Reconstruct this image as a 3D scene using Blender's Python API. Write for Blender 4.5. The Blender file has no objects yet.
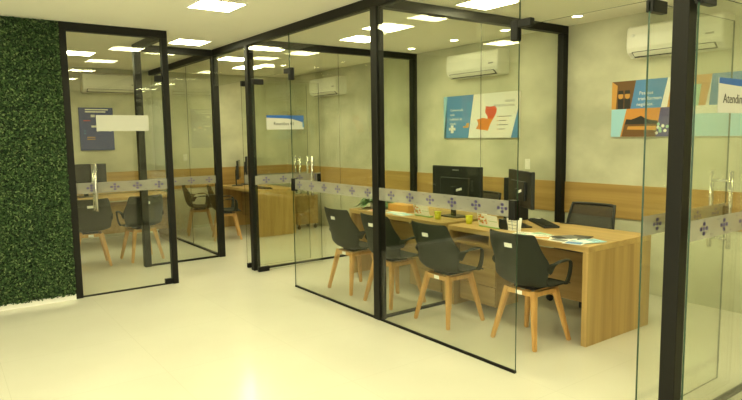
import bpy, bmesh, math, random
import numpy as np
from mathutils import Vector, Matrix

S = bpy.context.scene
COL = S.collection
PI = math.pi
random.seed(7)
H = 2.7                      # ceiling height
YB = 2.558                   # back wall
XF = -6.3                    # far end wall

# ------------------------------------------------------------------ camera
F_PX, YAW, PITCH, ROLL = 596.6, 2.5108, 0.10684, -0.01443
CAM = (3.977, -2.976, 1.573)
fw = Vector((math.cos(PITCH)*math.cos(YAW), math.cos(PITCH)*math.sin(YAW), -math.sin(PITCH)))
rt = Vector((math.sin(YAW), -math.cos(YAW), 0)); up = rt.cross(fw)
r2 = math.cos(ROLL)*rt + math.sin(ROLL)*up
u2 = -math.sin(ROLL)*rt + math.cos(ROLL)*up
cd = bpy.data.cameras.new('camera'); cam = bpy.data.objects.new('camera', cd); COL.objects.link(cam)
cam.matrix_world = Matrix(((r2.x, u2.x, -fw.x, CAM[0]), (r2.y, u2.y, -fw.y, CAM[1]), (r2.z, u2.z, -fw.z, CAM[2]), (0, 0, 0, 1)))
cd.sensor_fit = 'HORIZONTAL'; cd.sensor_width = 36.0; cd.lens = F_PX/742*36; cd.clip_start = .02
S.camera = cam

# ------------------------------------------------------------------ world, exposure, light level
w = bpy.data.worlds.new('world'); S.world = w; w.use_nodes = True
w.node_tree.nodes['Background'].inputs[0].default_value = (1, .93, .7, 1)
w.node_tree.nodes['Background'].inputs[1].default_value = 0.05
S.view_settings.view_transform = 'Standard'; S.view_settings.look = 'None'
S.view_settings.exposure = 0.0; S.view_settings.gamma = 1.0; S.view_settings.use_curve_mapping = False
PANEL_POWER = 37.0
FILL_LEVEL = 2.5               # glow of the added out-of-view windows that brighten the ceiling
PANEL_TINT = (1.0, .955, .55)
S.cycles.transparent_max_bounces = 40
S.cycles.max_bounces = 12; S.cycles.glossy_bounces = 5; S.cycles.diffuse_bounces = 8
S.cycles.caustics_reflective = False; S.cycles.caustics_refractive = False
S.cycles.sample_clamp_indirect = 10.0

# ------------------------------------------------------------------ materials
def lin(c):
    return tuple((x/255/12.92 if x/255 <= .04045 else ((x/255+.055)/1.055)**2.4) for x in c)
def mat(name, col, rough=.5, metal=0.0, spec=.5):
    m = bpy.data.materials.new(name); m.use_nodes = True
    b = m.node_tree.nodes['Principled BSDF']
    b.inputs['Base Color'].default_value = (*col, 1); b.inputs['Roughness'].default_value = rough
    b.inputs['Metallic'].default_value = metal; b.inputs['Specular IOR Level'].default_value = spec
    return m
def nodes(m): return m.node_tree.nodes, m.node_tree.links
def coords(m, scale=(1, 1, 1), kind='Object'):
    N, L = nodes(m)
    t = N.new('ShaderNodeTexCoord'); mp = N.new('ShaderNodeMapping'); mp.inputs['Scale'].default_value = scale
    L.new(t.outputs[kind], mp.inputs[0]); return mp.outputs[0]
def geo_pos(m, scale):
    N, L = nodes(m)
    t = N.new('ShaderNodeNewGeometry'); mp = N.new('ShaderNodeMapping'); mp.inputs['Scale'].default_value = scale
    L.new(t.outputs['Position'], mp.inputs[0]); return mp.outputs[0]
def ramp(m, fac, stops):
    N, L = nodes(m)
    r = N.new('ShaderNodeValToRGB'); e = r.color_ramp.elements
    while len(e) < len(stops): e.new(.5)
    for k, (p, c) in enumerate(stops):
        e[k].position = p; e[k].color = (*c, 1)
    L.new(fac, r.inputs[0]); return r.outputs[0]
def noisy(name, c0, c1, scale, rough=.6, detail=6, bump=0, lo=.35, hi=.65, spec=.5):
    m = mat(name, c0, rough, 0, spec); N, L = nodes(m)
    n = N.new('ShaderNodeTexNoise'); n.inputs['Scale'].default_value = 1; n.inputs['Detail'].default_value = detail
    L.new(geo_pos(m, scale), n.inputs['Vector'])
    L.new(ramp(m, n.outputs[0], [(lo, c0), (hi, c1)]), N['Principled BSDF'].inputs['Base Color'])
    if bump:
        b = N.new('ShaderNodeBump'); b.inputs['Strength'].default_value = bump; b.inputs['Distance'].default_value = .01
        L.new(n.outputs[0], b.inputs['Height']); L.new(b.outputs[0], N['Principled BSDF'].inputs['Normal'])
    return m
def wood(name, c0, c1, grain, rough=.45, plank=None):
    """grain: scale per axis, small along the grain"""
    m = mat(name, c0, rough); N, L = nodes(m)
    co = geo_pos(m, grain)
    n = N.new('ShaderNodeTexNoise'); n.inputs['Scale'].default_value = 1; n.inputs['Detail'].default_value = 5
    n.inputs['Distortion'].default_value = .3
    L.new(co, n.inputs['Vector'])
    col = ramp(m, n.outputs[0], [(.3, c1), (.5, tuple((a+b)/2 for a, b in zip(c0, c1))), (.68, c0)])
    L.new(col, N['Principled BSDF'].inputs['Base Color'])
    return m
M = {}
WALLC = (.50, .47, .36)
M['concrete'] = noisy('concrete', (.44, .435, .31), (.66, .65, .49), (1.5, 1.5, 2.0), .75, 9, .05)
M['paint'] = mat('wall_paint', (.84, .82, .74), .8)
M['ceiling'] = noisy('ceiling_plaster', (.86, .84, .74), (.88, .86, .76), (2, 2, 2), .9)
M['white_paint'] = mat('white_paint', (.85, .84, .78), .45)
M['black'] = mat('black_metal', (.0065, .006, .004), .5, 0, .25)
M['black_fit'] = mat('black_fitting', (.006, .006, .005), .45, 0, .25)
M['black_plastic'] = mat('black_plastic', (.012, .013, .012), .38)
M['screen'] = mat('dark_screen', (.006, .007, .007), .12)
M['shell'] = mat('charcoal_shell', (.020, .0225, .0155), .6, 0, .25)
M['leg_wood'] = wood('beech_leg', (.62, .36, .12), (.47, .25, .075), (30, 30, 3), .4)
M['oak_v'] = wood('oak_vertical', (.50, .335, .12), (.35, .215, .068), (16, 16, .7), .42)
M['oak_h'] = wood('oak_horizontal', (.55, .375, .14), (.41, .26, .09), (.7, 14, 16), .42)
M['band'] = wood('oak_band', (.50, .325, .105), (.36, .215, .063), (.55, .55, 17), .5)
M['oak_dark'] = wood('oak_modesty', (.40, .27, .105), (.28, .175, .06), (.8, 14, 18), .45)
M['chrome'] = mat('steel', (.62, .60, .55), .22, 1)
M['white_plastic'] = mat('white_plastic', (.82, .82, .76), .35)
M['ac_white'] = mat('unit_white', (.80, .79, .70), .3)
M['dark_slot'] = mat('slot', (.03, .03, .025), .6)
M['grey'] = mat('grey_plastic', (.25, .25, .23), .5)
M['lime'] = mat('lime_plastic', (.60, .60, .025), .4)
M['label_white'] = mat('label_white', (.88, .88, .84), .5)
M['sign_white'] = mat('sign_white', (.50, .50, .46), .5)
M['sunset'] = mat('print_sunset', lin((206, 140, 62)), .5)
M['paper'] = mat('paper', (.82, .81, .74), .6)
M['green_print'] = mat('green_print', (.28, .50, .16), .5)
M['blue'] = mat('print_blue', lin((84, 138, 192)), .5)
M['blue_deep'] = mat('print_deep_blue', lin((26, 84, 160)), .5)
M['navy'] = mat('print_navy', lin((50, 62, 128)), .5)
M['sky_light'] = mat('print_sky', lin((160, 208, 226)), .5)
M['orange'] = mat('print_orange', lin((222, 135, 45)), .5)
M['red_orange'] = mat('print_red_orange', lin((214, 84, 34)), .5)
M['red'] = mat('print_red', lin((190, 45, 35)), .5)
M['purple'] = mat('print_purple', lin((86, 76, 130)), .5)
M['brown'] = mat('print_brown', lin((112, 78, 38)), .5)
M['tan'] = mat('print_tan', lin((205, 150, 70)), .5)
M['dark'] = mat('print_dark', lin((38, 34, 28)), .5)
M['grey_print'] = mat('print_grey', lin((120, 122, 120)), .5)
M['mint'] = mat('print_mint', lin((160, 205, 180)), .5)
M['cable'] = mat('cable_white', (.8, .8, .74), .4)

# floor: large polished porcelain tiles, barely visible joints
m = mat('porcelain_floor', (.74, .70, .58), .16, 0, .42); M['floor'] = m
N, L = nodes(m)
br = N.new('ShaderNodeTexBrick'); br.offset = 0; br.squash = 1
br.inputs['Scale'].default_value = 1; br.inputs['Brick Width'].default_value = .9; br.inputs['Row Height'].default_value = .9
br.inputs['Mortar Size'].default_value = .0022; br.inputs['Mortar Smooth'].default_value = .3
br.inputs['Color1'].default_value = (.70, .68, .59, 1); br.inputs['Color2'].default_value = (.71, .69, .60, 1); br.inputs['Mortar'].default_value = (.64, .62, .53, 1)
L.new(geo_pos(m, (1, 1, 1)), br.inputs['Vector'])
nz = N.new('ShaderNodeTexNoise'); nz.inputs['Scale'].default_value = 1; nz.inputs['Detail'].default_value = 5
L.new(geo_pos(m, (1.4, 1.4, 1.4)), nz.inputs['Vector'])
mx = N.new('ShaderNodeMix'); mx.data_type = 'RGBA'; mx.blend_type = 'MULTIPLY'; mx.inputs[0].default_value = 1
L.new(br.outputs[0], mx.inputs[6]); L.new(ramp(m, nz.outputs[0], [(.3, (.95, .945, .93)), (.7, (1, 1, 1))]), mx.inputs[7])
L.new(mx.outputs[2], N['Principled BSDF'].inputs['Base Color'])

def veil(name, col, alpha):
    m = mat(name, col, .6); nodes(m)[0]['Principled BSDF'].inputs['Alpha'].default_value = alpha; return m
# clear architectural glass: tinted see-through with angle-dependent mirror
def glass_mat(name, tint, k=1.0):
    m = bpy.data.materials.new(name); m.use_nodes = True; N, L = nodes(m); N.clear()
    out = N.new('ShaderNodeOutputMaterial'); mix = N.new('ShaderNodeMixShader')
    tr = N.new('ShaderNodeBsdfTransparent'); tr.inputs[0].default_value = (*tint, 1)
    gl = N.new('ShaderNodeBsdfGlossy'); gl.inputs['Roughness'].default_value = 0.0
    g = N.new('ShaderNodeNewGeometry'); d = N.new('ShaderNodeVectorMath'); d.operation = 'DOT_PRODUCT'
    L.new(g.outputs['Incoming'], d.inputs[0]); L.new(g.outputs['Normal'], d.inputs[1])
    a = N.new('ShaderNodeMath'); a.operation = 'ABSOLUTE'; L.new(d.outputs['Value'], a.inputs[0])
    s = N.new('ShaderNodeMath'); s.operation = 'SUBTRACT'; s.inputs[0].default_value = 1; L.new(a.outputs[0], s.inputs[1])
    p = N.new('ShaderNodeMath'); p.operation = 'POWER'; p.inputs[1].default_value = 5; L.new(s.outputs[0], p.inputs[0])
    q = N.new('ShaderNodeMath'); q.operation = 'MULTIPLY_ADD'; q.inputs[1].default_value = .96; q.inputs[2].default_value = .04*k; L.new(p.outputs[0], q.inputs[0])
    L.new(q.outputs[0], mix.inputs[0]); L.new(tr.outputs[0], mix.inputs[1]); L.new(gl.outputs[0], mix.inputs[2])
    L.new(mix.outputs[0], out.inputs[0]); return m
M['glass'] = glass_mat('clear_glass', (.972, .984, .955))
m = mat('glass_edge', (.02, .055, .032), .2); M['glass_edge'] = m
M['glass_joint'] = veil('glass_joint', (.10, .13, .09), .35)
M['frost'] = veil('frosted_film', (.36, .35, .30), .5)
M['film_mark'] = veil('film_mark', (.09, .07, .19), .88)
M['film_dash'] = veil('film_dash', (.20, .19, .17), .7)
# emitters
def emit(name, col, s):
    m = bpy.data.materials.new(name); m.use_nodes = True; N, L = nodes(m); N.clear()
    o = N.new('ShaderNodeOutputMaterial'); e = N.new('ShaderNodeEmission'); e.inputs[0].default_value = (*col, 1); e.inputs[1].default_value = s
    L.new(e.outputs[0], o.inputs[0]); return m
M['lamp'] = emit('led_panel', PANEL_TINT, PANEL_POWER)
M['lamp_small'] = emit('downlight_led', PANEL_TINT, PANEL_POWER*.9)
M['fill_glow'] = emit('window_fill_glow', (1, .97, .68), FILL_LEVEL)  # emission of the added fill windows
# leaves
m = mat('hedge_leaf', (.05, .14, .03), .5, 0, .25); M['leaf'] = m; N, L = nodes(m)
g = N.new('ShaderNodeNewGeometry'); 
L.new(ramp(m, g.outputs['Random Per Island'], [(0, (.014, .034, .011)), (.45, (.031, .072, .022)), (.8, (.068, .125, .038)), (1, (.17, .23, .095))]), N['Principled BSDF'].inputs['Base Color'])
M['hedge_back'] = mat('hedge_backing', (.008, .02, .006), .9)
M['plant_leaf'] = noisy('plant_leaf', (.04, .11, .025), (.11, .22, .06), (40, 40, 40), .45)
M['soil'] = mat('soil', (.03, .02, .012), .9)
# woven net of the office chair back
m = mat('chair_net', (.02, .02, .018), .7); M['net'] = m; N, L = nodes(m)
ck = N.new('ShaderNodeTexWave'); ck.wave_type = 'BANDS'; ck.bands_direction = 'Z'; ck.inputs['Scale'].default_value = 26
L.new(coords(m), ck.inputs['Vector'])
L.new(ramp(m, ck.outputs['Fac'], [(.25, (.4,)*3), (.6, (1,)*3)]), N['Principled BSDF'].inputs['Alpha'])

# ------------------------------------------------------------------ mesh helpers
class MB:
    def __init__(s): s.bm = bmesh.new(); s.mats = []
    def mi(s, m):
        m = M[m] if isinstance(m, str) else m
        if m not in s.mats: s.mats.append(m)
        return s.mats.index(m)
    def box(s, x0, x1, y0, y1, z0, z1, m='black', bevel=0, seg=2, mtx=None):
        b = bmesh.new(); bmesh.ops.create_cube(b, size=1)
        for v in b.verts:
            v.co = Vector(((x0+x1)/2+v.co.x*(x1-x0), (y0+y1)/2+v.co.y*(y1-y0), (z0+z1)/2+v.co.z*(z1-z0)))
        if bevel: bmesh.ops.bevel(b, geom=b.edges[:], offset=bevel, segments=seg, affect='EDGES', profile=.5)
        s.add(b, m, mtx, smooth=False); return s
    def add(s, b, m, mtx=None, smooth=True):
        k = s.mi(m)
        for f in b.faces: f.material_index = k; f.smooth = smooth
        if mtx is not None: bmesh.ops.transform(b, matrix=mtx, verts=b.verts)
        me = bpy.data.meshes.new('t'); b.to_mesh(me); b.free(); s.bm.from_mesh(me); bpy.data.meshes.remove(me)
    def pane(s, x0, x1, y0, y1, z0, z1, edge='glass_edge'):
        """glass slab: clear on the two large faces, green on the edges"""
        d = (x1-x0, y1-y0, z1-z0); ax = d.index(min(d))
        b = bmesh.new(); bmesh.ops.create_cube(b, size=1)
        for v in b.verts:
            v.co = Vector(((x0+x1)/2+v.co.x*d[0], (y0+y1)/2+v.co.y*d[1], (z0+z1)/2+v.co.z*d[2]))
        g, e = s.mi('glass'), s.mi(edge)
        b.normal_update()
        for f in b.faces: f.material_index = g if abs(f.normal[ax]) > .9 else e
        me = bpy.data.meshes.new('t'); b.to_mesh(me); b.free(); s.bm.from_mesh(me); bpy.data.meshes.remove(me); return s
    def tube(s, pts, r, m, seg=12, cap=True, closed=False):
        pts = [Vector(p) for p in pts]; n = len(pts)
        rad = r if isinstance(r, (list, tuple)) else [r]*n
        b = bmesh.new(); rings = []; prev = None
        for i, p in enumerate(pts):
            if closed: t = (pts[(i+1) % n]-pts[i-1]).normalized()
            else: t = ((pts[i+1]-p) if i == 0 else (p-pts[i-1]) if i == n-1 else (pts[i+1]-pts[i-1])).normalized()
            a = prev if prev is not None else (Vector((0, 0, 1)) if abs(t.z) < .9 else Vector((1, 0, 0)))
            u = (a-t*a.dot(t)).normalized(); v = t.cross(u); prev = u
            rr = rad[i]; rr = rr if isinstance(rr, tuple) else (rr, rr)
            rings.append([b.verts.new(p+u*math.cos(2*PI*k/seg)*rr[0]+v*math.sin(2*PI*k/seg)*rr[1]) for k in range(seg)])
        for i in range(n if closed else n-1):
            A, B = rings[i], rings[(i+1) % n]
            for k in range(seg): b.faces.new((A[k], A[(k+1) % seg], B[(k+1) % seg], B[k]))
        if cap and not closed: b.faces.new(rings[0][::-1]); b.faces.new(rings[-1])
        bmesh.ops.recalc_face_normals(b, faces=b.faces)
        s.add(b, m); return s
    def taper(s, p0, p1, w0, w1, m, bevel=.004):
        """square tapering bar"""
        p0, p1 = Vector(p0), Vector(p1); b = bmesh.new(); t = (p1-p0).normalized()
        u = Vector((1, 0, 0)); u = (u-t*u.dot(t)).normalized(); v = t.cross(u); R = []
        for p, w_ in ((p0, w0), (p1, w1)):
            R.append([b.verts.new(p+(u*a+v*c)*w_/2) for a, c in ((-1, -1), (1, -1), (1, 1), (-1, 1))])
        for k in range(4): b.faces.new((R[0][k], R[0][(k+1) % 4], R[1][(k+1) % 4], R[1][k]))
        b.faces.new(R[0][::-1]); b.faces.new(R[1]); bmesh.ops.recalc_face_normals(b, faces=b.faces)
        if bevel: bmesh.ops.bevel(b, geom=b.edges[:], offset=bevel, segments=2, affect='EDGES')
        s.add(b, m, smooth=False); return s
    def lathe(s, prof, m, loc=(0, 0, 0), seg=24):
        b = bmesh.new(); R = []
        for r, z in prof:
            R.append([b.verts.new((loc[0]+r*math.cos(2*PI*k/seg), loc[1]+r*math.sin(2*PI*k/seg), loc[2]+z)) for k in range(seg)])
        for A, B in zip(R, R[1:]):
            for k in range(seg): b.faces.new((A[k], A[(k+1) % seg], B[(k+1) % seg], B[k]))
        if prof[0][0] > 1e-4: b.faces.new(R[0][::-1])
        if prof[-1][0] > 1e-4: b.faces.new(R[-1])
        bmesh.ops.remove_doubles(b, verts=b.verts, dist=1e-6)
        bmesh.ops.recalc_face_normals(b, faces=b.faces)
        s.add(b, m); return s
    def poly(s, pts, depth, m, mtx=None):
        """flat polygon in local XY extruded by depth along +Z"""
        b = bmesh.new(); lo = [b.verts.new((x, y, 0)) for x, y in pts]; hi = [b.verts.new((x, y, depth)) for x, y in pts]
        b.faces.new(lo[::-1]); b.faces.new(hi); n = len(pts)
        for k in range(n): b.faces.new((lo[k], lo[(k+1) % n], hi[(k+1) % n], hi[k]))
        bmesh.ops.recalc_face_normals(b, faces=b.faces)
        s.add(b, m, mtx, smooth=False); return s
    def text(s, body, size, m, mtx, align='LEFT', depth=.0006):
        cu = bpy.data.curves.new('t', 'FONT'); cu.body = body; cu.size = size; cu.align_x = align; cu.extrude = depth; cu.resolution_u = 3
        o = bpy.data.objects.new('t', cu); COL.objects.link(o)
        bpy.context.view_layer.update()
        me = bpy.data.meshes.new_from_object(o.evaluated_get(bpy.context.evaluated_depsgraph_get()))
        b = bmesh.new(); b.from_mesh(me); s.add(b, m, mtx, smooth=False)
        bpy.data.objects.remove(o); bpy.data.curves.remove(cu); bpy.data.meshes.remove(me); return s
    def build(s, name, parent=None, smooth=None):
        me = bpy.data.meshes.new(name); s.bm.to_mesh(me); s.bm.free()
        for m in s.mats: me.materials.append(m)
        o = bpy.data.objects.new(name, me); COL.objects.link(o)
        if parent is not None: o.parent = parent
        return o
def tag(o, label=None, cat=None, group=None, kind=None):
    if label: o['label'] = label
    if cat: o['category'] = cat
    if group: o['group'] = group
    if kind: o['kind'] = kind
    return o
def thing(name, label, cat, loc=(0, 0, 0), rz=0, group=None, kind=None):
    o = bpy.data.objects.new(name, None); COL.objects.link(o); o.empty_display_size = .1
    o.location = loc; o.rotation_euler = (0, 0, rz); return tag(o, label, cat, group, kind)
def lab(o, label): o['label'] = label; return o
def dup(o, parent=None):
    c = o.copy(); COL.objects.link(c)
    if parent is not None: c.parent = parent
    for ch in list(o.children): dup(ch, c)
    return c
def place(o, loc, rz=0, label=None, group=None):
    o.location = loc; o.rotation_euler = (0, 0, rz)
    if label: o['label'] = label
    if group: o['group'] = group
    return o
def mbox(name, x0, x1, y0, y1, z0, z1, m, parent=None, bevel=0):
    return MB().box(x0, x1, y0, y1, z0, z1, m, bevel).build(name, parent)

# ------------------------------------------------------------------ room shell
X0, X1, Y0 = XF, 6.2, -6.2
def struct(name, o, label, cat): return tag(o, label, cat, None, 'structure')
struct('floor', mbox('floor', X0-.1, X1+.1, Y0-.1, YB+.1, -.1, 0, 'floor'), 'glossy cream porcelain tile floor', 'floor')
struct('ceiling', mbox('ceiling', X0-.1, X1+.1, Y0-.1, YB+.1, H, H+.1, 'ceiling'), 'plain cream plaster ceiling with recessed lights', 'ceiling')
struct('wall_back', mbox('wall_back', X0-.1, X1+.1, YB, YB+.1, 0, H, 'concrete'), 'burnished concrete wall behind the desks with two wall posters', 'wall')
struct('wall_left', mbox('wall_left', X0-.1, X0, Y0-.1, YB, 0, H, 'concrete'), 'concrete end wall carrying the dark blue poster, far left', 'wall')
struct('wall_right', mbox('wall_right', X1, X1+.1, Y0-.1, YB, 0, H, 'paint'), 'painted right end wall of the lobby', 'wall')
struct('wall_front', mbox('wall_front', X0, X1, Y0-.1, Y0, 0, H, 'paint'), 'painted lobby wall facing the glass offices', 'wall')
struct('wall_divider', mbox('wall_divider', -2.57, -2.455, Y0, -1.932, 0, H, 'paint'), 'partition wall carrying the green hedge', 'wall')
def fill_window(name, label, x0, x1, y0, y1, axis):
    """window-shaped glowing fill panel, added on an unseen wall to brighten the ceiling"""
    mb = MB(); mb.box(x0, x1, y0, y1, .12, 2.55, 'fill_glow'); o = mb.build(name); tag(o, label, 'window', None, 'structure')
    f = MB(); d = .02
    L_ = (x1-x0) if axis == 'x' else (y1-y0); n = max(1, round(L_/1.5))
    for k in range(n+1):
        c = (x0 if axis == 'x' else y0)+L_*k/n
        if axis == 'x': f.box(c-.03, c+.03, y0-d, y1+d, .1, 2.57, 'black')
        else: f.box(x0-d, x1+d, c-.03, c+.03, .1, 2.57, 'black')
    for z in (.09, 2.54):
        if axis == 'x': f.box(x0, x1, y0-d, y1+d, z, z+.05, 'black')
        else: f.box(x0-d, x1+d, y0, y1, z, z+.05, 'black')
    f.build('fill_window_frame', o)
fill_window('fill_window_1', 'wide glowing fill window added behind the camera to brighten the ceiling', -1.6, 5.8, Y0, Y0+.02, 'x')  # invented light source out of view, lifts the dark ceiling
fill_window('fill_window_2', 'glowing fill window added out of view on the right end wall of the lobby', X1-.02, X1, -5.8, -1.0, 'y')  # second added fill source, on the unseen right wall
struct('trim_1', mbox('trim_1', X0+.016, X1, YB-.016, YB, .715, 1.052, 'band'), 'oak veneer band along the concrete wall behind the desks', 'wall trim')
struct('trim_2', mbox('trim_2', X0, X0+.016, -4, YB, .715, 1.052, 'band'), 'oak veneer band on the far left end wall', 'wall trim')
struct('baseboard_left', mbox('baseboard_left', -2.455, -2.437, Y0, -1.932, 0, .055, 'white_paint'), 'white skirting under the green hedge wall', 'baseboard')

# ------------------------------------------------------------------ frosted strip with crosses
def cross_pts(r):
    # emblem: four rounded arms
    return r
def frost_strip(parent, axis, a0, a1, fixed, z0, z1, side, first=None, step=.236):
    """axis 'x' or 'y': a strip from a0 to a1 on the face at `fixed`, standing out towards side*normal"""
    mb = MB(); t = .0015*side
    lo, hi = sorted((fixed, fixed+t))
    if axis == 'x': mb.box(a0, a1, lo, hi, z0, z1, 'frost')
    else: mb.box(lo, hi, a0, a1, z0, z1, 'frost')
    zc, h = (z0+z1)/2, z1-z0
    def mark(c, zz, w_, hh, m):
        l2, h2 = sorted((fixed+t, fixed+t+.0006*side))
        if axis == 'x': mb.box(c-w_/2, c+w_/2, l2, h2, zz-hh/2, zz+hh/2, m)
        else: mb.box(l2, h2, c-w_/2, c+w_/2, zz-hh/2, zz+hh/2, m)
    c = (a0+step*.45) if first is None else first
    k = 0; r = h*.23
    while c < a1-.03:
        if c > a0+.03:
            for dx, dz in ((0, 1), (0, -1), (1, 0), (-1, 0)):
                mark(c+dx*r*1.3, zc+dz*r, r*1.1, r*.55, 'film_mark'); mark(c+dx*r*1.3, zc+dz*r, r*.7, r*.85, 'film_mark')
            mark(c, zc, r*.9, r*.7, 'film_mark')
        d = c+step*.38
        if a0+.02 < d < a1-.02: mark(d, zc-h*.33, .026, .008, 'film_dash')
        d = c+step*.68
        if a0+.02 < d < a1-.02: mark(d, zc+h*.33, .026, .008, 'film_dash')
        c += step; k += 1
    return mb.build('frosted_strip', parent)

PW = .08
ZT = H-PW
def post(parent, x0, y0, w=PW, d=PW, z1=ZT, z0=0):
    return MB().box(x0, x0+w, y0, y0+d, z0, z1, 'black', .003, 1).build('post', parent)
def panes(parent, *a): return MB().pane(*a).build('glass_panel', parent)
GT = .005   # half thickness of glass

# front run along Y=0
X222, X258, XP2, X295, X516, X675 = -3.515, -2.463, 0.0, -1.493, 1.466, 2.512
t = thing('glass_partition', 'long black-framed glass front of the offices with frosted strip and door openings', 'glass partition', kind='structure')
for x in (X222, X258, XP2, X675): post(t, x-PW, 0)
mbox('top_rail', X222-PW, X1, 0, PW, ZT, H, 'black', t, .003)
YG = .018
for a, b in ((X295, XP2-PW), (XP2, X516)):
    mbox('base_rail', a, b, YG-.010, YG+.010, 0, .016, 'black', t)
    panes(t, a, b, YG-GT, YG+GT, .016, ZT)
ZD = 2.225
for a, b in ((X222, X258-PW), (X258, X295-.004), (X516+.004, X675-PW), (X675, 4.0)):
    MB().pane(a, b, YG-GT, YG+GT, ZD+.012, ZT).build('transom_panel', t)
frost_strip(t, 'x', X295, XP2-PW, YG-GT, 1.037, 1.143, -1, first=-1.342)
frost_strip(t, 'x', XP2, X516, YG-GT, 1.037, 1.143, -1, first=.165)
def patch(parent, name, x0, x1, y0, y1, z0, z1): return MB().box(x0, x1, y0, y1, z0, z1, 'black_fit', .004, 2).build(name, parent)
def head_patch(parent, x, sgn):
    # L shaped header patch holding the transom and the side panel together
    mb = MB(); a, b = sorted((x-.055*sgn, x+.0*sgn))
    mb.box(a, b, YG-.022, YG+.022, ZD-.075, ZD+.05, 'black_fit', .005)
    a, b = sorted((x, x+.1*sgn)); mb.box(a, b, YG-.02, YG+.02, ZD-.0, ZD+.05, 'black_fit', .005)
    mb.build('header_patch', parent)
head_patch(t, X295, -1); head_patch(t, X516, 1)
for x, s in ((X295, 1), (X516, -1)):
    a, b = sorted((x, x+.055*s)); patch(t, 'strike_box', a, b, YG-.024, YG+.024, 1.02, 1.15)

# side partitions running back from the posts
def side_partition(xc, label, yend=YB-PW*.9, joint=1.27):
    t = thing('glass_partition', label, 'glass partition', kind='structure')
    post(t, xc-PW/2, YB-PW-.002)
    mbox('top_rail', xc-PW/2, xc+PW/2, PW, YB-.002, ZT, H, 'black', t, .003)
    mbox('base_rail', xc-.016, xc+.016, PW, YB-PW, 0, .022, 'black', t)
    panes(t, xc-GT, xc+GT, PW, joint-.0015, .022, ZT, 'glass_joint'); panes(t, xc-GT, xc+GT, joint+.0015, YB-PW, .022, ZT, 'glass_joint')
    return t
side_partition(X258-PW/2, 'clear glass side wall beside the small desk office, running to the black post left of the map poster')
side_partition(XP2-PW/2, 'clear glass side wall passing between the two long visitor desks')
side_partition(X675-PW/2, 'clear glass side wall behind the nearest thick black post at right')

# alcove: glass from post 150 to post 222, and the pane wall behind it
t = thing('glass_partition', 'fixed glass pane between two black posts beside the small alcove', 'glass partition', kind='structure')
XQ = X222-PW/2
post(t, XQ-PW/2, -.965)
mbox('top_rail', XQ-PW/2, XQ+PW/2, -.965, 0, ZT, H, 'black', t, .003)
mbox('base_rail', XQ-.016, XQ+.016, -.885, 0, 0, .022, 'black', t)
panes(t, XQ-GT, XQ+GT, -.885, 0, .022, ZT)
frost_strip(t, 'y', -.885, 0, XQ+GT, .985, 1.09, 1, first=-.8)
t = thing('glass_partition', 'glass wall between the two far left offices, seen through the alcove pane', 'glass partition', kind='structure')
mbox('top_rail', XF, X222-PW, 0, PW, ZT, H, 'black', t, .003)
mbox('base_rail', XF, X222-PW, .024, .056, 0, .022, 'black', t)
panes(t, XF, -4.632, .035, .045, .022, ZT, 'glass_joint'); panes(t, -4.629, X222-PW, .035, .045, .022, ZT, 'glass_joint')
# left frame around the closed door
XL = -2.447
t = thing('glass_partition', 'black door frame beside the green hedge wall', 'door frame', kind='structure')
post(t, XL-PW, -.965, PW, .06); post(t, XL-PW, -1.93, PW, .065)
mbox('top_rail', XL-PW, XL, -1.93, -.905, ZT, H, 'black', t, .003)
mbox('return_rail', XQ+PW/2, XL-PW, -.965, -.905, ZT, H, 'black', t, .003)
MB().pane(XL-.045, XL-.035, -1.865, -.965, ZD+.014, ZT).build('transom_panel', t)
mbox('base_rail', XL-.056, XL-.024, -1.865, -.965, 0, .012, 'black', t)

# ------------------------------------------------------------------ glass doors
def glass_door(label, x, y0, y1, handle_y, hinge, strip_side, zr=(1.03, 1.135), hz=(.86, 1.335), lock=True, pl=.14):
    """leaf lying in the plane X = x from y0 to y1 (open at a right angle, or closed in the left frame)"""
    d = thing('glass_door', label, 'door', (x, hinge, 0))
    a, b = y0-hinge, y1-hinge
    MB().pane(-GT, GT, a, b, .014, ZD).build('glass_panel', d)
    hs = 1 if (y0+y1)/2 > hinge else -1
    for z0, z1 in ((.006, .062), (ZD-.05, ZD+.012)):
        p0, p1 = sorted((-.0*hs + (a if hs > 0 else b), (a if hs > 0 else b)+pl*hs))
        patch(d, 'patch_fitting', -.02, .02, p0, p1, z0, z1)
    mb = MB(); hy = handle_y-hinge
    for sx in (-.055, .055):
        mb.tube([(sx, hy, hz[0]), (sx, hy, hz[1])], .0135, 'chrome', 14)
    for z in (hz[0]+.06, hz[1]-.06): mb.tube([(-.055, hy, z), (.055, hy, z)], .008, 'chrome', 10)
    mb.build('handle', d)
    frost_strip(d, 'y', a, b, GT*strip_side, *zr, strip_side, first=a+.14, step=.222)
    if lock:
        fe = b if hs > 0 else a; l0, l1 = sorted((fe, fe-.05*hs)); patch(d, 'lock', -.018, .018, l0, l1, .99, 1.12)
    return d
DW = .86
glass_door('open clear glass door with sign reading Atendimento, right of the thick black post', 2.555, .0, .92, .84, .05, 1)
glass_door('open clear glass door whose edge shows just left of the thick black post', 2.318, -.01, .94, .87, .05, 1)
glass_door('open clear glass door carrying the small blue and white sign', -2.362, -.0, .88, .73, .06, 1)
glass_door('open glass door behind the second black post, its foot fitting on the left side', -2.655, .0, .88, .73, .06, 1)
glass_door('closed glass door with blank white sign beside the hedge wall', XL-.04, -1.862, -.968, -1.69, -1.0, 1, zr=(1.04, 1.15), lock=False, pl=.075)

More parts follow.
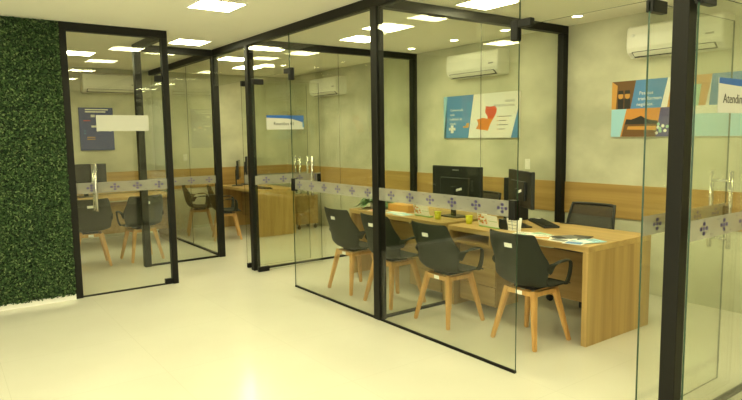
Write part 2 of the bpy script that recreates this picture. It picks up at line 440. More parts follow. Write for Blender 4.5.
# ------------------------------------------------------------------ signs on the doors
def face_mtx(origin, xdir, zdir=(0, 0, 1)):
    """local X -> xdir, local Y -> up, local Z -> outward normal"""
    x = Vector(xdir).normalized(); y = Vector(zdir).normalized(); z = x.cross(y)
    return Matrix(((x.x, y.x, z.x, origin[0]), (x.y, y.y, z.y, origin[1]), (x.z, y.z, z.z, origin[2]), (0, 0, 0, 1)))
def door_sign(label, x, y0, y1, z0, z1, text=None, size=.05, ty=.06):
    mb = MB(); W, Hh = y1-y0, z1-z0; T = face_mtx((x, y0, z0), (0, 1, 0))
    mb.box(0, .004, y0-y0, W, 0, Hh, 'paper')
    mb2 = MB(); mb2.poly([(0, 0), (W, 0), (W, Hh), (0, Hh)], .004, 'sign_white', T)
    if text:
        U = face_mtx((x+.004, y0, z0), (0, 1, 0))
        top = [(0, Hh)]+[(W*k/16, Hh-.028-.012*math.sin(PI*k/16*.5) - (.05*((k-8)/8)**2 if k > 8 else 0) + (.012*(1-k/8) if k < 8 else 0)*0) for k in range(17)]+[(W, Hh)]
        mb2.poly(top, .0006, 'blue_deep', U)
        mb2.poly([(W-.02, .03), (W, .02), (W, Hh-.06), (W-.02, Hh-.06)], .0006, 'blue', U)
        mb2.text(text, size, 'dark', face_mtx((x+.0046, y0+ty, z0+.05), (0, 1, 0)))
    o = mb2.build('door_sign'); mb.bm.free(); return tag(o, label, 'sign')
door_sign('blue and white sign reading Atendimento on the open door at right', 2.555+GT, .225, .76, 1.665, 1.84, 'Atendimento', .068, .05)
door_sign('small white sign with blue curved top on the open door left of centre', -2.362+GT, .165, .66, 1.665, 1.83, 'Reuniões 01', .055, .09)
door_sign('blank white sign on the closed door beside the hedge', XL-.04+GT, -1.64, -1.13, 1.66, 1.82)

# ------------------------------------------------------------------ green wall
t = thing('hedge_panel', 'artificial green boxwood hedge covering the left wall above white skirting', 'green wall', (-2.455, -2, 0))
mbox('backing', 0, .02, Y0+2.0, .066, .06, H-.004, 'hedge_back', t)
rng = np.random.default_rng(3)
def leaves(n, ya, yb, za, zb, size):
    c = np.stack([rng.uniform(.012, .05, n), rng.uniform(ya, yb, n), rng.uniform(za, zb, n)], 1)
    nrm = rng.normal(0, .55, (n, 3)); nrm[:, 0] += 1.0; nrm[:, 2] += .35; nrm /= np.linalg.norm(nrm, axis=1)[:, None]
    a = rng.normal(0, 1, (n, 3)); u = a-nrm*(a*nrm).sum(1)[:, None]; u /= np.linalg.norm(u, axis=1)[:, None]; v = np.cross(nrm, u)
    s = (size*rng.uniform(.7, 1.3, n))[:, None]
    k = [c-u*s, c+v*s*.5+nrm*s*.12, c+u*s, c-v*s*.5+nrm*s*.12]
    return np.stack(k, 1).reshape(-1, 3)
vs = np.concatenate([leaves(42000, -1.3, .066, .052, H-.006, .0135), leaves(16000, -4.0, -1.3, .055, H-.006, .022)])
vs[:, 1] = np.minimum(vs[:, 1], .07); vs[:, 0] = np.maximum(vs[:, 0], .004); vs[:, 2] = np.minimum(vs[:, 2], H-.004)
nf = len(vs)//4
me = bpy.data.meshes.new('foliage'); me.from_pydata(vs.tolist(), [], np.arange(nf*4).reshape(-1, 4).tolist()); me.materials.append(M['leaf'])
o = bpy.data.objects.new('foliage', me); COL.objects.link(o); o.parent = t; o['kind'] = 'stuff'

# ------------------------------------------------------------------ ceiling lights
def make_panel(s=.37):
    t = thing('ceiling_light', 'x', 'ceiling light')
    mb = MB(); k = s/2+.012
    for a in ((-k, k, -k, -s/2), (-k, k, s/2, k), (-k, -s/2, -s/2, s/2), (s/2, k, -s/2, s/2)): mb.box(*a, -.006, 0, 'white_paint')
    mb.build('frame', t); mbox('diffuser', -s/2, s/2, -s/2, s/2, -.004, 0, 'lamp', t); return t
lp = make_panel(); first = [True]
def panel(x, y, label, group='square LED ceiling panels'):
    o = lp if first[0] else dup(lp); first[0] = False
    return place(o, (x, y, H), 0, label, group)
panel(-1.02, -.93, 'square LED panel in the lobby ceiling, at the top edge left of centre')
for x, y in ((.36, -.93), (1.78, -.93), (3.3, -.93), (-1.16, -2.8), (.5, -2.8), (2.2, -2.8), (4.4, -2.2)):
    panel(x, y, 'square LED panel in the lobby ceiling beyond the top of the picture')
panel(-3.05, -.45, 'square LED panel in the small alcove ceiling beside the black corner post')
panel(-1.81, 1.15, 'square LED panel in the middle office ceiling, left of the central black post')
panel(-1.08, .95, 'square LED panel in the middle office ceiling, right behind the central black post')
panel(.30, .98, 'square LED panel over the desk with the angled monitor')
panel(1.45, .98, 'square LED panel over the right end of the nearest desk')
for x, y in ((3.6, 1.0), (5.0, 1.0)): panel(x, y, 'square LED panel in the office beyond the right edge')
panel(-2.98, .60, 'square LED panel in the left office, nearest the glass side wall')
panel(-4.2, .60, 'square LED panel in the left office, middle of its row')
panel(-5.1, 1.22, 'square LED panel in the left office, nearest the end wall')
panel(-4.66, -1.37, 'square LED panel seen through the closed door, close to the hedge')
def make_down():
    t = thing('downlight', 'x', 'downlight')
    MB().lathe([(.062, 0), (.062, -.006), (.05, -.008), (.047, -.003)], 'white_paint').build('trim_ring', t)
    MB().lathe([(0, -.0045), (.047, -.0045), (.047, 0), (0, 0)], 'lamp_small').build('lens', t); return t
dl = make_down()
for i, (x, lb) in enumerate(((.385, 'small round downlight in front of the black post nearest the concrete wall at right'), (-.52, 'small round downlight just left of the open door header fitting'),
        (-1.31, 'small round downlight above the middle air conditioner'), (-2.1, 'small round downlight next to the post left of the map poster'))):
    place(dl if i == 0 else dup(dl), (x, 2.15, H), 0, lb, 'round downlights along the back wall')

# ------------------------------------------------------------------ air conditioners
def make_ac():
    t = thing('air_conditioner', 'x', 'air conditioner')
    # back of the unit on the wall at y = 0, front towards -y
    prof = [(0, 0), (0, .29), (-.16, .29), (-.195, .27), (-.205, .2), (-.205, .09), (-.19, .045), (-.13, .0)]
    b = bmesh.new(); Wd = .86; R = []
    for x in (-Wd/2, -Wd/2+.012, Wd/2-.012, Wd/2):
        ins = .012 if abs(x) == Wd/2 else 0
        cy = sum(p[0] for p in prof)/len(prof); cz = .145
        R.append([b.verts.new((x, p[0]+(0 if p[0] == 0 else ins), p[1]+(ins if p[1] < cz else -ins))) for p in prof])
    n = len(prof)
    for A, B in zip(R, R[1:]):
        for k in range(n): b.faces.new((A[k], A[(k+1) % n], B[(k+1) % n], B[k]))
    b.faces.new(R[0]); b.faces.new(R[-1][::-1]); bmesh.ops.recalc_face_normals(b, faces=b.faces)
    mb = MB(); mb.add(b, 'ac_white', smooth=False); mb.build('body', t)
    T = Matrix.Translation((0, -.163, .022)) @ Matrix.Rotation(-.62, 4, 'X')
    MB().box(-.37, .37, -.045, .03, -.004, .004, 'dark_slot', 0, 1, T).build('air_outlet', t)
    T = Matrix.Translation((0, -.178, .026)) @ Matrix.Rotation(-.75, 4, 'X')
    MB().box(-.36, .36, -.03, .02, -.006, .006, 'ac_white', .002, 1, T).build('louver', t)
    bd = MB().lathe([(0, .0), (.016, 0), (.016, .003), (0, .003)], 'white_plastic', seg=16).build('badge', t); bd.location = (-.36, -.2045, .2); bd.rotation_euler = (PI/2, 0, 0)
    MB().box(  .29, .36, -.208, -.204, .12, .135, 'grey').build('display', t)
    return t
ac = make_ac()
place(ac, (-1.24, YB, 2.275), 0, 'white split air conditioner above the map poster', 'wall air conditioners')
place(dup(ac), (1.205, YB, 2.265), 0, 'white split air conditioner nearest, behind the thick black post at right', 'wall air conditioners')
place(dup(ac), (-4.66, YB, 2.26), 0, 'white split air conditioner seen above the small door sign', 'wall air conditioners')
place(dup(ac), (XF, -.62, 2.31), PI/2, 'white split air conditioner above the dark blue poster', 'wall air conditioners')

# ------------------------------------------------------------------ posters
def bars(mb, T, x, y, widths, h, gap, m):
    for k, wd in enumerate(widths):
        y0 = y-k*gap; mb.poly([(x, y0), (x+wd, y0), (x+wd, y0+h), (x, y0+h)], .0006, m, T)
def blob(mb, T, pts, m, d=.0006): mb.poly(pts, d, m, T)
# map poster
PX0, PX1, PZ0, PZ1 = -1.895, -.63, 1.53, 2.07; PWD, PH = PX1-PX0, PZ1-PZ0; PT = .03
mb = MB(); mb.box(PX0, PX1, YB-PT, YB, PZ0, PZ1, 'paper')
T = face_mtx((PX0, YB-PT, PZ0), (1, 0, 0)); T2 = face_mtx((PX0, YB-PT-.0006, PZ0), (1, 0, 0))
blob(mb, T, [(0, 0), (.04, 0), (.07, PH), (0, PH)], 'sky_light')
blob(mb, T, [(.0, 0), (.45, 0), (.545, PH), (.07, PH)], 'blue')
blob(mb, T, [(PWD-.12, 0), (PWD, 0), (PWD, PH*.72)], 'blue')
for k, s in enumerate(('Conhecendo', 'cada', 'realidade do', 'estado')):
    mb.text(s, .045, 'paper', T2 @ Matrix.Translation((.125-.004*k, .345-k*.058, 0)))
for a in ((.135, .185, .065, .165), (.10, .22, .1, .135)):
    blob(mb, T2, [(a[0], a[2]), (a[1], a[2]), (a[1], a[3]), (a[0], a[3])], 'paper')
blob(mb, T2, [(.36, .13), (.455, .13), (.47, .19), (.42, .19), (.41, .155), (.36, .15)], 'tan')
mpt = lambda P: [(.925-(.925-x)*1.18, y-.028) for x, y in P]
blob(mb, T, mpt([(.635, .14), (.74, .125), (.805, .115), (.84, .2), (.875, .255), (.79, .262), (.74, .275), (.65, .255), (.67, .2)]), 'orange')
blob(mb, T, mpt([(.875, .255), (.92, .33), (.925, .38), (.895, .41), (.83, .405), (.775, .415), (.765, .335), (.80, .29), (.80, .262)]), 'red_orange')
mb.text('REGIÃO', .04, 'grey_print', T @ Matrix.Translation((1.20, .42, 0)), 'RIGHT')
mb.text('METROPOLITANA', .04, 'grey_print', T @ Matrix.Translation((1.20, .37, 0)), 'RIGHT')
bars(mb, T, .955, .25, (.2, .12, .14, .1), .009, .05, 'grey_print'); bars(mb, T, .93, .247, (.012, .012, .012, .012), .014, .05, 'tan')
tag(mb.build('wall_poster'), 'wide blue and white poster with an orange map', 'poster')
# business poster
QX0, QX1 = .54, 1.85
mb = MB(); mb.box(QX0, QX1, YB-PT, YB, PZ0, PZ1, 'paper'); T = face_mtx((QX0, YB-PT, PZ0), (1, 0, 0)); T2 = face_mtx((QX0, YB-PT-.0006, PZ0), (1, 0, 0)); T3 = face_mtx((QX0, YB-PT-.0012, PZ0), (1, 0, 0))
blob(mb, T, [(0, .27), (.20, .27), (.25, PH), (0, PH)], 'brown')
blob(mb, T2, [(0, .27), (.045, .27), (.06, .5), (0, PH)], 'tan')
for cx in (.095, .165):
    blob(mb, T2, [(cx-.03, .27), (cx+.03, .27), (cx+.032, .37), (cx-.03, .37)], 'dark')
    blob(mb, T2, [(cx+.026*math.cos(a*PI/6), .40+.034*math.sin(a*PI/6)) for a in range(12)], 'tan')
    blob(mb, T3, [(cx-.03, .415), (cx+.03, .415), (cx+.024, .45), (cx-.024, .45)], 'dark')
blob(mb, T, [(.20, .27), (.50, .27), (.56, PH), (.25, PH)], 'blue')
for k, s in enumerate(('Pessoas', 'transformam', 'negócios.')):
    mb.text(s, .045, 'paper', T2 @ Matrix.Translation((.285-.012*k, .40-k*.053, 0)))
blob(mb, T, [(0, 0), (.10, 0), (.16, .27), (0, .27)], 'sky_light')
blob(mb, T, [(.10, 0), (.46, 0), (.50, .27), (.16, .27)], 'sunset')
blob(mb, T2, [(.115, .0), (.46, .0), (.475, .12), (.142, .12)], 'brown')
blob(mb, T2, [(.143, .12), (.475, .12), (.477, .15), (.42, .155), (.36, .17), (.31, .2), (.26, .18), (.21, .165), (.16, .17)], 'dark')
blob(mb, T3, [(.17, .07), (.46, .06), (.462, .1), (.18, .1)], 'tan')
blob(mb, T, [(.46, 0), (.62, 0), (.66, .27), (.50, .27)], 'purple')
for a in range(9):
    cx, cy = .50+.045*math.cos(a*2.4)*math.sqrt(a/3), .075+.03*math.sin(a*2.4)*math.sqrt(a/3)
    blob(mb, T2, [(cx+.016*math.cos(b*PI/4), cy+.016*math.sin(b*PI/4)) for b in range(8)], 'paper' if a % 2 else 'mint')
blob(mb, T, [(.56, .27), (.90, .27), (.95, PH), (.6, PH)], 'tan'); blob(mb, T2, [(.62, .27), (.84, .27), (.86, .46), (.64, .46)], 'mint')
blob(mb, T, [(.62, 0), (1.31, 0), (1.31, .2), (.65, .2)], 'sky_light'); blob(mb, T, [(.93, .27), (1.31, .27), (1.31, PH), (.95, PH)], 'blue')
tag(mb.build('wall_poster'), 'colourful photo poster with blue panel reading Pessoas transformam negócios', 'poster')
# dark blue poster on the far end wall
mb = MB(); ya, yb, za, zb = -1.10, -.60, 1.41, 2.08; W_, H_ = yb-ya, zb-za
mb.box(XF, XF+.03, ya, yb, za, zb, 'navy'); T = face_mtx((XF+.03, ya, za), (0, 1, 0))
bars(mb, T, .09, .63, (.34, .30), .018, .035, 'paper')
bars(mb, T, .17, .52, (.06,), .04, .03, 'paper'); bars(mb, T, .06, .46, (.1,), .012, .03, 'red')
bars(mb, T, .17, .36, (.1,), .03, .03, 'paper'); bars(mb, T, .06, .3, (.03, .03), .012, .04, 'blue')
blob(mb, T, [(.26+.02*math.cos(a*PI/4), .315+.02*math.sin(a*PI/4)) for a in range(8)], 'paper'); bars(mb, T, .32, .335, (.06,), .03, .03, 'orange')
blob(mb, T, [(.45+.02*math.cos(a*PI/4), .315+.02*math.sin(a*PI/4)) for a in range(8)], 'paper'); bars(mb, T, .1, .2, (.12, .12), .012, .03, 'tan')
tag(mb.build('wall_poster'), 'upright dark blue poster seen through the closed door', 'poster')
# switches
def switch(label, T):
    t = thing('wall_switch', label, 'switch')
    t.matrix_world = T
    MB().box(-.035, .035, -.058, .058, 0, .008, 'white_plastic', .003).build('plate', t)
    MB().box(-.016, .016, -.03, .03, .008, .012, 'white_paint', .002).build('rocker', t)
switch('white switch plate on the concrete wall, above the angled monitor', face_mtx((-.52, YB, 1.225), (1, 0, 0)))
switch('white switch plate on the far end wall above the oak band', face_mtx((XF, .55, 1.25), (0, 1, 0)))

# ------------------------------------------------------------------ visitor chairs
def make_chair():
    t = thing('visitor_chair', 'x', 'chair')
    prof = [(.225, .437, .200, .0), (.19, .452, .212, .006), (.10, .448, .222, .014), (0, .440, .228, .022), (-.09, .437, .232, .034), (-.155, .455, .238, .055),
            (-.195, .50, .246, .08), (-.215, .56, .256, .105), (-.228, .62, .262, .115), (-.24, .675, .252, .09), (-.252, .74, .238, .062), (-.262, .80, .227, .05), (-.268, .84, .218, .043), (-.270, .857, .206, .036)]
    NU = 16; P = np.array(prof); b = bmesh.new(); G = []
    for i in range(len(P)):
        d = P[min(i+1, len(P)-1), :2]-P[max(i-1, 0), :2]; d /= np.linalg.norm(d)
        n = np.array([-d[1], d[0]]); n = n if (n[1] > 0 if i < 5 else n[0] > 0) or i < 5 else n
        # d runs front->back then up, so the sitter's side is to the right of it
        n = np.array([d[1], -d[0]])
        row = []
        for k in range(NU+1):
            u = -1+2*k/NU; off = P[i, 3]*abs(u)**2.4*1.0
            row.append(b.verts.new((P[i, 2]*u, P[i, 0]+n[0]*off, P[i, 1]+n[1]*off)))
        G.append(row)
    for i in range(len(G)-1):
        for k in range(NU): b.faces.new((G[i][k], G[i][k+1], G[i+1][k+1], G[i+1][k]))
    bmesh.ops.recalc_face_normals(b, faces=b.faces)
    mb = MB(); mb.add(b, 'shell'); sh = mb.build('shell', t)
    so = sh.modifiers.new('thick', 'SOLIDIFY'); so.thickness = .012; so.offset = 0
    ss = sh.modifiers.new('sub', 'SUBSURF'); ss.levels = 1; ss.render_levels = 1
    for s in (-1, 1):
        pts = [(s*.252, -.135, .575), (s*.258, -.105, .622), (s*.257, -.04, .643), (s*.256, .05, .65), (s*.254, .115, .648), (s*.251, .142, .628), (s*.245, .14, .55), (s*.232, .135, .48), (s*.21, .125, .446)]
        rad = [(.012, .05), (.011, .045), (.009, .028), (.009, .023), (.009, .023), (.010, .023), (.010, .024), (.010, .028), (.010, .04)]
        # flat band: keep its width across the direction of travel
        b2 = bmesh.new(); R = []
        for q, (p, rr) in enumerate(zip(pts, rad)):
            p = Vector(p); a = Vector(pts[max(q-1, 0)]); c = Vector(pts[min(q+1, len(pts)-1)]); td = (c-a).normalized()
            side = Vector((0, -td.z, td.y)); side = side.normalized() if side.length > 1e-4 else Vector((0, 0, 1)); th = Vector((1, 0, 0))
            if 2 <= q <= 4: side, th = Vector((1, 0, 0)), side
            R.append([b2.verts.new(p+(side*math.cos(2*PI*k/10)*rr[1]+th*math.sin(2*PI*k/10)*rr[0]) if not 2 <= q <= 4 else p+(side*math.sin(2*PI*k/10)*rr[1]*.9-th*math.cos(2*PI*k/10)*rr[0]*1.2)) for k in range(10)])
        for A, B in zip(R, R[1:]):
            for k in range(10): b2.faces.new((A[k], A[(k+1) % 10], B[(k+1) % 10], B[k]))
        b2.faces.new(R[0][::-1]); b2.faces.new(R[-1]); bmesh.ops.recalc_face_normals(b2, faces=b2.faces)
        am = MB(); am.add(b2, 'shell'); a_o = am.build('armrest', t)
        sm = a_o.modifiers.new('sub', 'SUBSURF'); sm.levels = 1; sm.render_levels = 1
    mb = MB()
    for s in (-1, 1):
        mb.box(-.13, .13, s*.125-.016, s*.125+.016, .375, .412, 'leg_wood', .004)
        mb.box(s*.125-.016, s*.125+.016, -.11, .11, .375, .412, 'leg_wood', .004)
    mb.box(-.09, .09, -.09, .09, .411, .432, 'black_plastic', .003)
    fr = mb.build('under_frame', t)
    tagm = MB(); tagm.box(-.03, .03, -.1425, -.1412, .378, .408, 'label_white'); lab(tagm.build('frame_label', fr), 'small white label on the wooden under frame')
    for sx, sy in ((-1, -1), (1, -1), (1, 1), (-1, 1)):
        MB().taper((sx*.122, sy*.122, .415), (sx*.203, sy*.203, 0.0), .046, .03, 'leg_wood', .006).build('leg', t)
    st = MB(); T = Matrix.Translation((.0, -.2675, .765)) @ Matrix.Rotation(.15, 4, 'X')
    st.box(-.035, .035, -.002, .001, -.016, .016, 'label_white', 0, 1, T); lab(st.build('inventory_label', t), 'small white label on the backrest')
    return t
ch = make_chair()
CG = 'charcoal shell chairs with wooden legs'
place(ch, (1.09, .635, 0), 0, 'charcoal chair nearest the desk corner, half behind the glass edge')
place(dup(ch), (.345, .485, 0), 0, 'charcoal chair just left of the one behind the glass edge')
place(dup(ch), (-.385, .47, 0), 0, 'charcoal shell chair partly hidden behind the central black post')
place(dup(ch), (-1.02, .465, 0), 0, 'charcoal shell chair at the left end of the long desks, left of the central post')
place(dup(ch), (-4.86, .66, 0), -.3, 'charcoal chair at the left office desk, partly behind the alcove corner post')
place(dup(ch), (-5.62, .52, 0), -.3, 'charcoal chair at the left office desk, farther one by the end wall')
place(dup(ch), (-4.1, -.84, 0), PI/2+.1, 'dark shell chair seen through the closed door, right of its sign')
place(dup(ch), (-4.1, -1.46, 0), PI/2-.1, 'dark shell chair seen through the closed door, beside the hedge')

# ------------------------------------------------------------------ desks
def long_desk(label, x0, x1, y0, y1, pedestal=None, niche=True, left_panel=True, right_panel=True):
    t = thing('office_desk', label, 'desk', (x0, y0, 0)); W_, D_ = x1-x0, y1-y0
    mbox('desk_top', 0, W_, 0, D_, .705, .75, 'oak_h', t, .002)
    if right_panel: mbox('side_panel', W_-.045, W_, .0, D_, 0, .704, 'oak_v', t, .002)
    if left_panel: mbox('side_panel', 0, .04, .0, D_, 0, .704, 'oak_v', t, .002)
    a, b = (.0 if not left_panel else .041), W_-(.046 if right_panel else 0)
    mbox('modesty_panel', a, b, .40, .42, .2, .6, 'oak_dark', t)
    return t
# nearest desk
D1 = (.005, 1.465, .80, 1.66)
t = long_desk('nearest oak desk with solid end panel and angled monitor', *D1, left_panel=False)
mb = MB()      # open niche under the top at the left end
mb.box(0, .02, 0, .42, .625, .704, 'oak_v'); mb.box(.0, .52, 0, .42, .60, .624, 'oak_h'); mb.box(.50, .52, 0, .42, .625, .704, 'oak_v'); mb.box(.021, .499, .40, .42, .625, .704, 'oak_dark')
mb.build('open_shelf', t)
mbox('side_panel', 0, .04, .03, .80, 0, .599, 'oak_v', t, .002)
mb = MB(); mb.box(.06, .50, .10, .39, .06, .598, 'oak_dark', .002); pd = mb.build('drawer_pedestal', t)
for z in (.075, .245, .415): mbox('drawer_front', .065, .495, .088, .1, z, z+.16, 'oak_dark', pd, .002)
# desk left of the glass side wall
D2 = (-1.66, -.10, .83, 1.69)
t = long_desk('oak desk left of the glass side wall with potted plant on its end', *D2, right_panel=False)
mbox('side_panel', D2[1]-D2[0]-.04, D2[1]-D2[0], .03, .80, 0, .704, 'oak_v', t, .002)
mb = MB(); mb.box(1.02, 1.50, .05, .39, .06, .66, 'oak_dark', .002); pd = mb.build('drawer_pedestal', t)
for z in (.075, .27, .465): mbox('drawer_front', 1.03, 1.49, .038, .05, z, z+.18, 'oak_dark', pd, .002)
# left office desk
t = long_desk('small oak desk in the left office with solid end panel', -6.1, -4.6, 1.06, 1.75)
# desk seen through the closed door
t = thing('office_desk', 'oak desk seen through the closed glass door at far left', 'desk', (-5.75, -1.88, 0))
mbox('desk_top', 0, .75, 0, 1.8, .705, .75, 'oak_h', t, .002); mbox('side_panel', 0, .75, 0, .04, 0, .704, 'oak_v', t); mbox('side_panel', 0, .75, 1.76, 1.8, 0, .704, 'oak_v', t)
mbox('modesty_panel', .45, .47, .041, 1.759, .2, .66, 'oak_dark', t)
# mobile pedestal
def pedestal(loc):
    t = thing('mobile_pedestal', 'small oak drawer unit on castors beside the left office desk', 'drawer unit', loc)
    mbox('body', -.17, .17, -.2, .2, .085, .58, 'oak_dark', t, .003)
    for z in (.095, .255, .415):
        d = mbox('drawer', -.16, .16, -.213, -.2005, z, z+.16, 'oak_dark', t, .002); mbox('handle', -.05, .05, -.228, -.2135, z+.12, z+.135, 'chrome', d)
    for sx in (-1, 1):
        for sy in (-1, 1):
            mb = MB(); mb.tube([(sx*.13-.012, sy*.16, .028), (sx*.13+.012, sy*.16, .028)], .028, 'black_plastic', 14); mb.box(sx*.13-.008, sx*.13+.008, sy*.16-.008, sy*.16+.008, .05, .085, 'black_plastic'); mb.build('castor', t)
pedestal((-5.03, 2.14, 0))

# ------------------------------------------------------------------ office chairs
def make_office_chair():
    t = thing('office_chair', 'x', 'chair')
    # faces -y (towards the desk); back at +y
    def back_pt(u, v):
        hw = .235-.015*abs(v-.4)-.03*max(0, v-.6)
        return Vector((hw*u, .21+.07*v-.045*u*u-.03*math.sin(v*PI),   .46+.43*v))
    b = bmesh.new(); NU, NV = 14, 14
    G = [[b.verts.new(back_pt(-1+2*i/NU, j/NV)) for i in range(NU+1)] for j in range(NV+1)]
    for j in range(NV):
        for i in range(NU): b.faces.new((G[j][i], G[j][i+1], G[j+1][i+1], G[j+1][i]))
    mb = MB(); mb.add(b, 'net'); n = mb.build('mesh_back', t)
    n.modifiers.new('s', 'SOLIDIFY').thickness = .002
    loop = [back_pt(-1, j/8) for j in range(8)]+[back_pt(-1+2*i/8, 1) for i in range(8)]+[back_pt(1, 1-j/8) for j in range(8)]+[back_pt(1-2*i/8, 0) for i in range(8)]
    MB().tube(loop, .014, 'black_plastic', 8, closed=True).build('back_frame', t)
    MB().tube([(0, .26, .62), (0, .27, .5), (0, .24, .40), (0, .1, .385), (0, 0, .385)], [(.02, .03)]*5, 'black_plastic', 10).build('back_support', t)
    MB().box(-.235, .235, -.22, .22, .42, .48, 'black_plastic', .025, 4).build('seat', t)
    MB().lathe([(.03, .11), (.03, .25), (.02, .25), (.02, .385), (.08, .39), (.08, .415)], 'black_plastic').build('gas_column', t)
    bs = MB()
    for k in range(5):
        a = 2*PI*k/5+.3; bs.tube([(0, 0, .105), (.15*math.cos(a), .15*math.sin(a), .095), (.28*math.cos(a), .28*math.sin(a), .075)], [.026, .02, .014], 'black_plastic', 8)
    bo = bs.build('star_base', t)
    for k in range(5):
        a = 2*PI*k/5+.3; x, y = .28*math.cos(a), .28*math.sin(a); c = MB(); nx, ny = -math.sin(a), math.cos(a)
        c.tube([(x-nx*.02, y-ny*.02, .03), (x+nx*.02, y+ny*.02, .03)], .03, 'black_plastic', 14); c.tube([(x, y, .045), (x, y, .085)], .008, 'black_plastic', 8); c.build('castor', bo)
    for s in (-1, 1):
        MB().tube([(s*.235, .08, .44), (s*.27, .07, .5), (s*.27, .05, .62)], .015, 'black_plastic', 8).build('arm_post', t)
        MB().box(s*.27-.035, s*.27+.035, -.12, .13, .62, .645, 'black_plastic', .01, 2).build('armrest', t)
    return t
oc = make_office_chair()
place(oc, (.66, 1.87, 0), .08, 'black mesh-back office chair behind the nearest desk')
place(dup(oc), (-.9, 2.05, 0), -.1, 'black office chair behind the desk with the plant')

# ------------------------------------------------------------------ computers
def monitor(label, loc, rz, w=.56, h=.34, z0=.13, tower=False, text=None):
    """screen faces +y, back faces -y"""
    t = thing('computer_monitor', label, 'monitor', loc, rz)
    MB().box(-w/2, w/2, -.022, .012, z0, z0+h, 'black_plastic', .006).build('casing', t)
    MB().box(-w/2+.012, w/2-.012, .012, .014, z0+.02, z0+h-.012, 'screen').build('screen', t)
    MB().box(-w*.3, w*.3, -.042, -.022, z0+.06, z0+h*.72, 'black_plastic', .008).build('rear_cover', t)
    MB().box(-.03, .03, -.06, -.04, .012, z0+h*.5, 'black_plastic', .004).build('stand', t)
    MB().box(-.12, .12, -.12, .06, 0, .012, 'black_plastic', .004).build('foot', t)
    mb = MB(); T = Matrix.Translation((.04, -.0425, z0+h*.42)) @ Matrix.Rotation(-.25, 4, 'Y'); mb.box(-.07, .07, -.001, .001, -.012, .012, 'label_white', 0, 1, T)
    lab(mb.build('inventory_label', t), 'slanted white inventory label on the rear cover')
    if text:
        mb = MB(); mb.box(-.045, .045, -.023, -.022, z0+h-.045, z0+h-.033, 'grey'); mb.build('badge', t)
    return t
monitor('wide black monitor seen from behind, left of the glass side wall joint', (-.36, 1.27, .75), 0, .69, .41, .10, text=True)
monitor('black monitor turned at an angle on the nearest desk', (.49, 1.235, .75), -.52, .57, .32, .18)
monitor('black monitor seen edge-on, front one on the left office desk', (-5.70, 1.27, .75), -.48, .5, .32, .12)
monitor('black monitor seen edge-on, rear one on the left office desk', (-5.86, 1.50, .75), -.46, .5, .34, .16)
monitor('dark monitor seen through the closed door next to the hedge', (-5.4, -1.22, .75), -PI/2, .56, .36, .12)
def cpu(label, loc, rz):
    t = thing('computer_tower', label, 'computer', loc, rz)
    MB().box(-.07, .07, -.1, .1, 0, .41, 'black_plastic', .006).build('case', t)
    mb = MB(); mb.box(.02, .04, -.1015, -.10, .24, .36, 'label_white'); lab(mb.build('inventory_label', t), 'upright white label')
    MB().box(-.06, .06, -.1012, -.10, .05, .12, 'grey').build('vent_panel', t)
cpu('upright black computer box with white label left of the angled monitor', (.19, 1.52, .75), .0)
def keyboard(label, loc, rz, w=.44):
    t = thing('keyboard', label, 'keyboard', loc, rz)
    MB().box(-w/2, w/2, -.07, .07, 0, .02, 'black_plastic', .005).build('case', t)
    mb = MB()
    for r in range(5):
        for c in range(15): mb.box(-w/2+.012+c*(w-.024)/15, -w/2+.009+(c+1)*(w-.024)/15, -.058+r*.0235, -.038+r*.0235, .02, .0245, 'shell')
    mb.build('keys', t)
keyboard('black keyboard lying slanted on the nearest desk', (.55, 1.47, .75), -.62, .5)
keyboard('dark keyboard on the left office desk in front of the monitors', (-4.9, 1.30, .75), .1)
o = MB().tube([(.30, 1.66-.03, .757), (.34, 1.58, .765), (.40, 1.60, .775), (.42, 1.635, .765), (.38, 1.645, .757), (.33, 1.645, .757), (.29, 1.63, .757)], .006, 'cable', 8).build('power_cable')
tag(o, 'white tangled cable on the nearest desk behind the keyboard', 'cable')
o = MB().tube([(.62, 1.62, .755), (.74, 1.66, .755)], .005, 'black_plastic', 8).build('pen'); tag(o, 'thin dark pen lying beyond the keyboard', 'pen')

# ------------------------------------------------------------------ small desk things
def cup(label, x, y):
    t = thing('desk_cup', label, 'cup', (x, y, .75))
    MB().lathe([(.0, 0), (.028, 0), (.034, .075), (.031, .075), (.026, .006), (0, .006)], 'lime').build('body', t)
    MB().lathe([(.034, .068), (.037, .070), (.037, .077), (.033, .078)], 'lime').build('rim', t)
cup('lime green cup on the desk left of the glass side wall', -.335, .985)
cup('lime green cup on the corner of the nearest desk', .085, .99)
def calendar(label, x, y, rz):
    t = thing('desk_calendar', label, 'calendar', (x, y, .75), rz)
    T = Matrix.Rotation(.22, 4, 'X')
    MB().box(-.12, .12, -.006, .05, 0, .012, 'green_print', .002).build('base', t)
    mb = MB(); mb.box(-.12, 0, 0, .004, .012, .125, 'paper', 0, 1, T)
    rr = random.Random(5)
    for k in range(26):
        cx, cz = rr.uniform(-.108, -.012), rr.uniform(.03, .115); q = rr.uniform(.005, .011)
        mb.box(cx-q, cx+q, -.0008, 0, cz-q*.8, cz+q*.8, rr.choice(('red_orange', 'orange', 'tan', 'green_print', 'tan')), 0, 1, T)
    lab(mb.build('picture_card', t), 'card printed with small red and orange flowers')
    mb = MB(); mb.box(.003, .12, 0, .004, .012, .115, 'label_white', 0, 1, T); mb.box(.01, .115, -.0006, 0, .062, .066, 'green_print', 0, 1, T); mb.build('date_page', t)
calendar('floral desk calendar on the desk left of the glass side wall', -.585, 1.0, -.05)
calendar('floral desk calendar on the nearest desk beside the lime cup', .365, .95, -.05)
t = thing('table_card', 'small white grid-printed card standing at the glass edge', 'card', (.62, .97, .75), 0)
T = Matrix.Rotation(.15, 4, 'X')
MB().box(-.055, .055, 0, .003, 0, .11, 'label_white', 0, 1, T).build('front_leaf', t)
mb = MB()
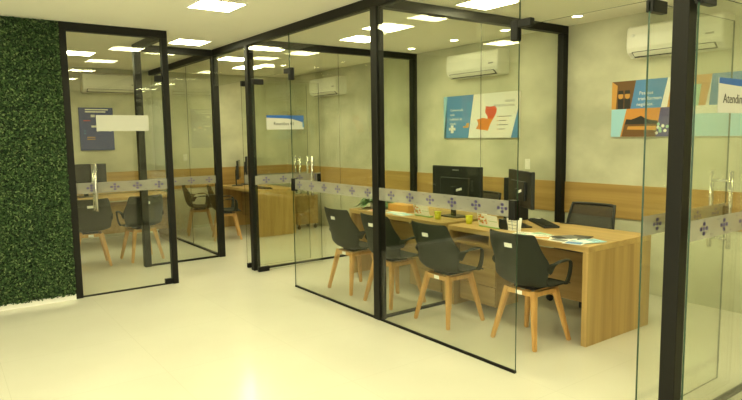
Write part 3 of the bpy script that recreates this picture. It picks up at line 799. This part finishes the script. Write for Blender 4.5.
for k in range(3): mb.box(-.045, .045, -.0006, 0, .02+k*.03, .024+k*.03, 'grey_print', 0, 1, T)
mb.box(-.002, .002, -.0006, 0, .01, .1, 'blue', 0, 1, T); mb.build('print', t)
T = Matrix.Translation((0, .035, 0)) @ Matrix.Rotation(-.15, 4, 'X'); MB().box(-.055, .055, 0, .003, 0, .11, 'label_white', 0, 1, T).build('rear_leaf', t)
o = MB().box(-.05, .05, -.03, .03, 0, .09, 'black_plastic', .004).build('card_box'); o.location = (.52, .99, .75)
tag(o, 'small dark box on the nearest desk between calendar and grid card', 'box')
rr = random.Random(11)
LEAF = [('white leaflet nearest the grid card', .78, .90, .3, 'paper', 'grey_print'), ('pale green leaflet right of the grid card', .88, .955, -.2, 'mint', 'paper'),
        ('brownish leaflet beside the pale green one', .985, .90, .5, 'paper', 'tan'), ('dark photo leaflet topmost in the brochure fan', 1.11, 1.01, -.5, 'grey_print', 'dark'),
        ('grey leaflet at the far side of the brochure fan', 1.19, 1.10, .3, 'dark', 'grey_print'), ('white leaflet in the middle of the brochure fan', 1.16, .92, .1, 'paper', 'grey_print'),
        ('blue leaflet nearest the desk corner', 1.30, .895, .25, 'paper', 'blue'), ('pale leaflet at the right end of the brochure fan', 1.34, 1.0, -.3, 'sky_light', 'paper')]
for k, (lb, x, y, rz, m0, m1) in enumerate(LEAF):
    mb = MB(); z = .001*(k % 4)
    mb.box(-.075, .075, -.1, .1, z, z+.003, m0); mb.box(-.06, .06, -.085, -.01, z+.003, z+.0036, m1); mb.box(-.06, .03, .02, .03, z+.003, z+.0036, 'grey_print'); mb.box(-.06, .05, .05, .06, z+.003, z+.0036, 'grey_print')
    o = mb.build('leaflet'); o.location = (x, y, .75); o.rotation_euler = (0, 0, rz); tag(o, lb, 'leaflet', 'leaflets fanned on the nearest desk')
o = MB().box(-.17, .17, -.1, .1, 0, .075, 'tan', .003).build('storage_box'); o.location = (-1.06, 1.16, .75); tag(o, 'low tan cardboard box on the plant desk just right of the central post', 'box')
for lb, x, y, rz, m0, m1 in (('white leaflet on the plant desk in front of the tan box', -1.0, .98, .2, 'paper', 'sky_light'), ('bluish leaflet on the plant desk beside the calendar', -.83, .95, -.15, 'sky_light', 'paper'), ('leaflet with red print left of the central post', -1.28, .96, .1, 'paper', 'red_orange'), ('white sheet lying beside the potted plant', -1.32, 1.22, -.1, 'paper', 'grey_print')):
    mb = MB(); mb.box(-.1, .1, -.075, .075, 0, .003, m0); mb.box(-.08, .08, -.06, -.01, .003, .0036, m1)
    o = mb.build('leaflet'); o.location = (x, y, .75); o.rotation_euler = (0, 0, rz); tag(o, lb, 'leaflet', 'leaflets on the plant desk')
# plant
t = thing('potted_plant', 'low leafy green plant on the left end of the long desks', 'plant', (-1.5, 1.08, .75))
MB().lathe([(0, 0), (.05, 0), (.065, .07), (.06, .07), (.055, .055), (0, .055)], 'white_plastic').build('pot', t)
mb = MB(); rp = random.Random(2)
for k in range(80):
    a = rp.uniform(0, 2*PI); ln = rp.uniform(.15, .30); el = rp.uniform(.15, .75); b = bmesh.new(); prev = None
    for j in range(7):
        s_ = j/6; r_ = ln*s_; x = r_*math.cos(el)*1.0; z = .06+r_*math.sin(el)-.55*r_*r_/ln*s_; wd = .027*math.sin(PI*min(1, .12+s_*.88))+.001
        c = Vector((x*math.cos(a), x*math.sin(a), max(z, .012))); sd = Vector((-math.sin(a), math.cos(a), 0))*wd
        cur = (b.verts.new(c-sd), b.verts.new(c+Vector((0, 0, -.004))), b.verts.new(c+sd))
        if prev: b.faces.new((prev[0], prev[1], cur[1], cur[0])); b.faces.new((prev[1], prev[2], cur[2], cur[1]))
        prev = cur
    mb.add(b, 'plant_leaf')
mb.build('leaves', t)['kind'] = 'stuff'
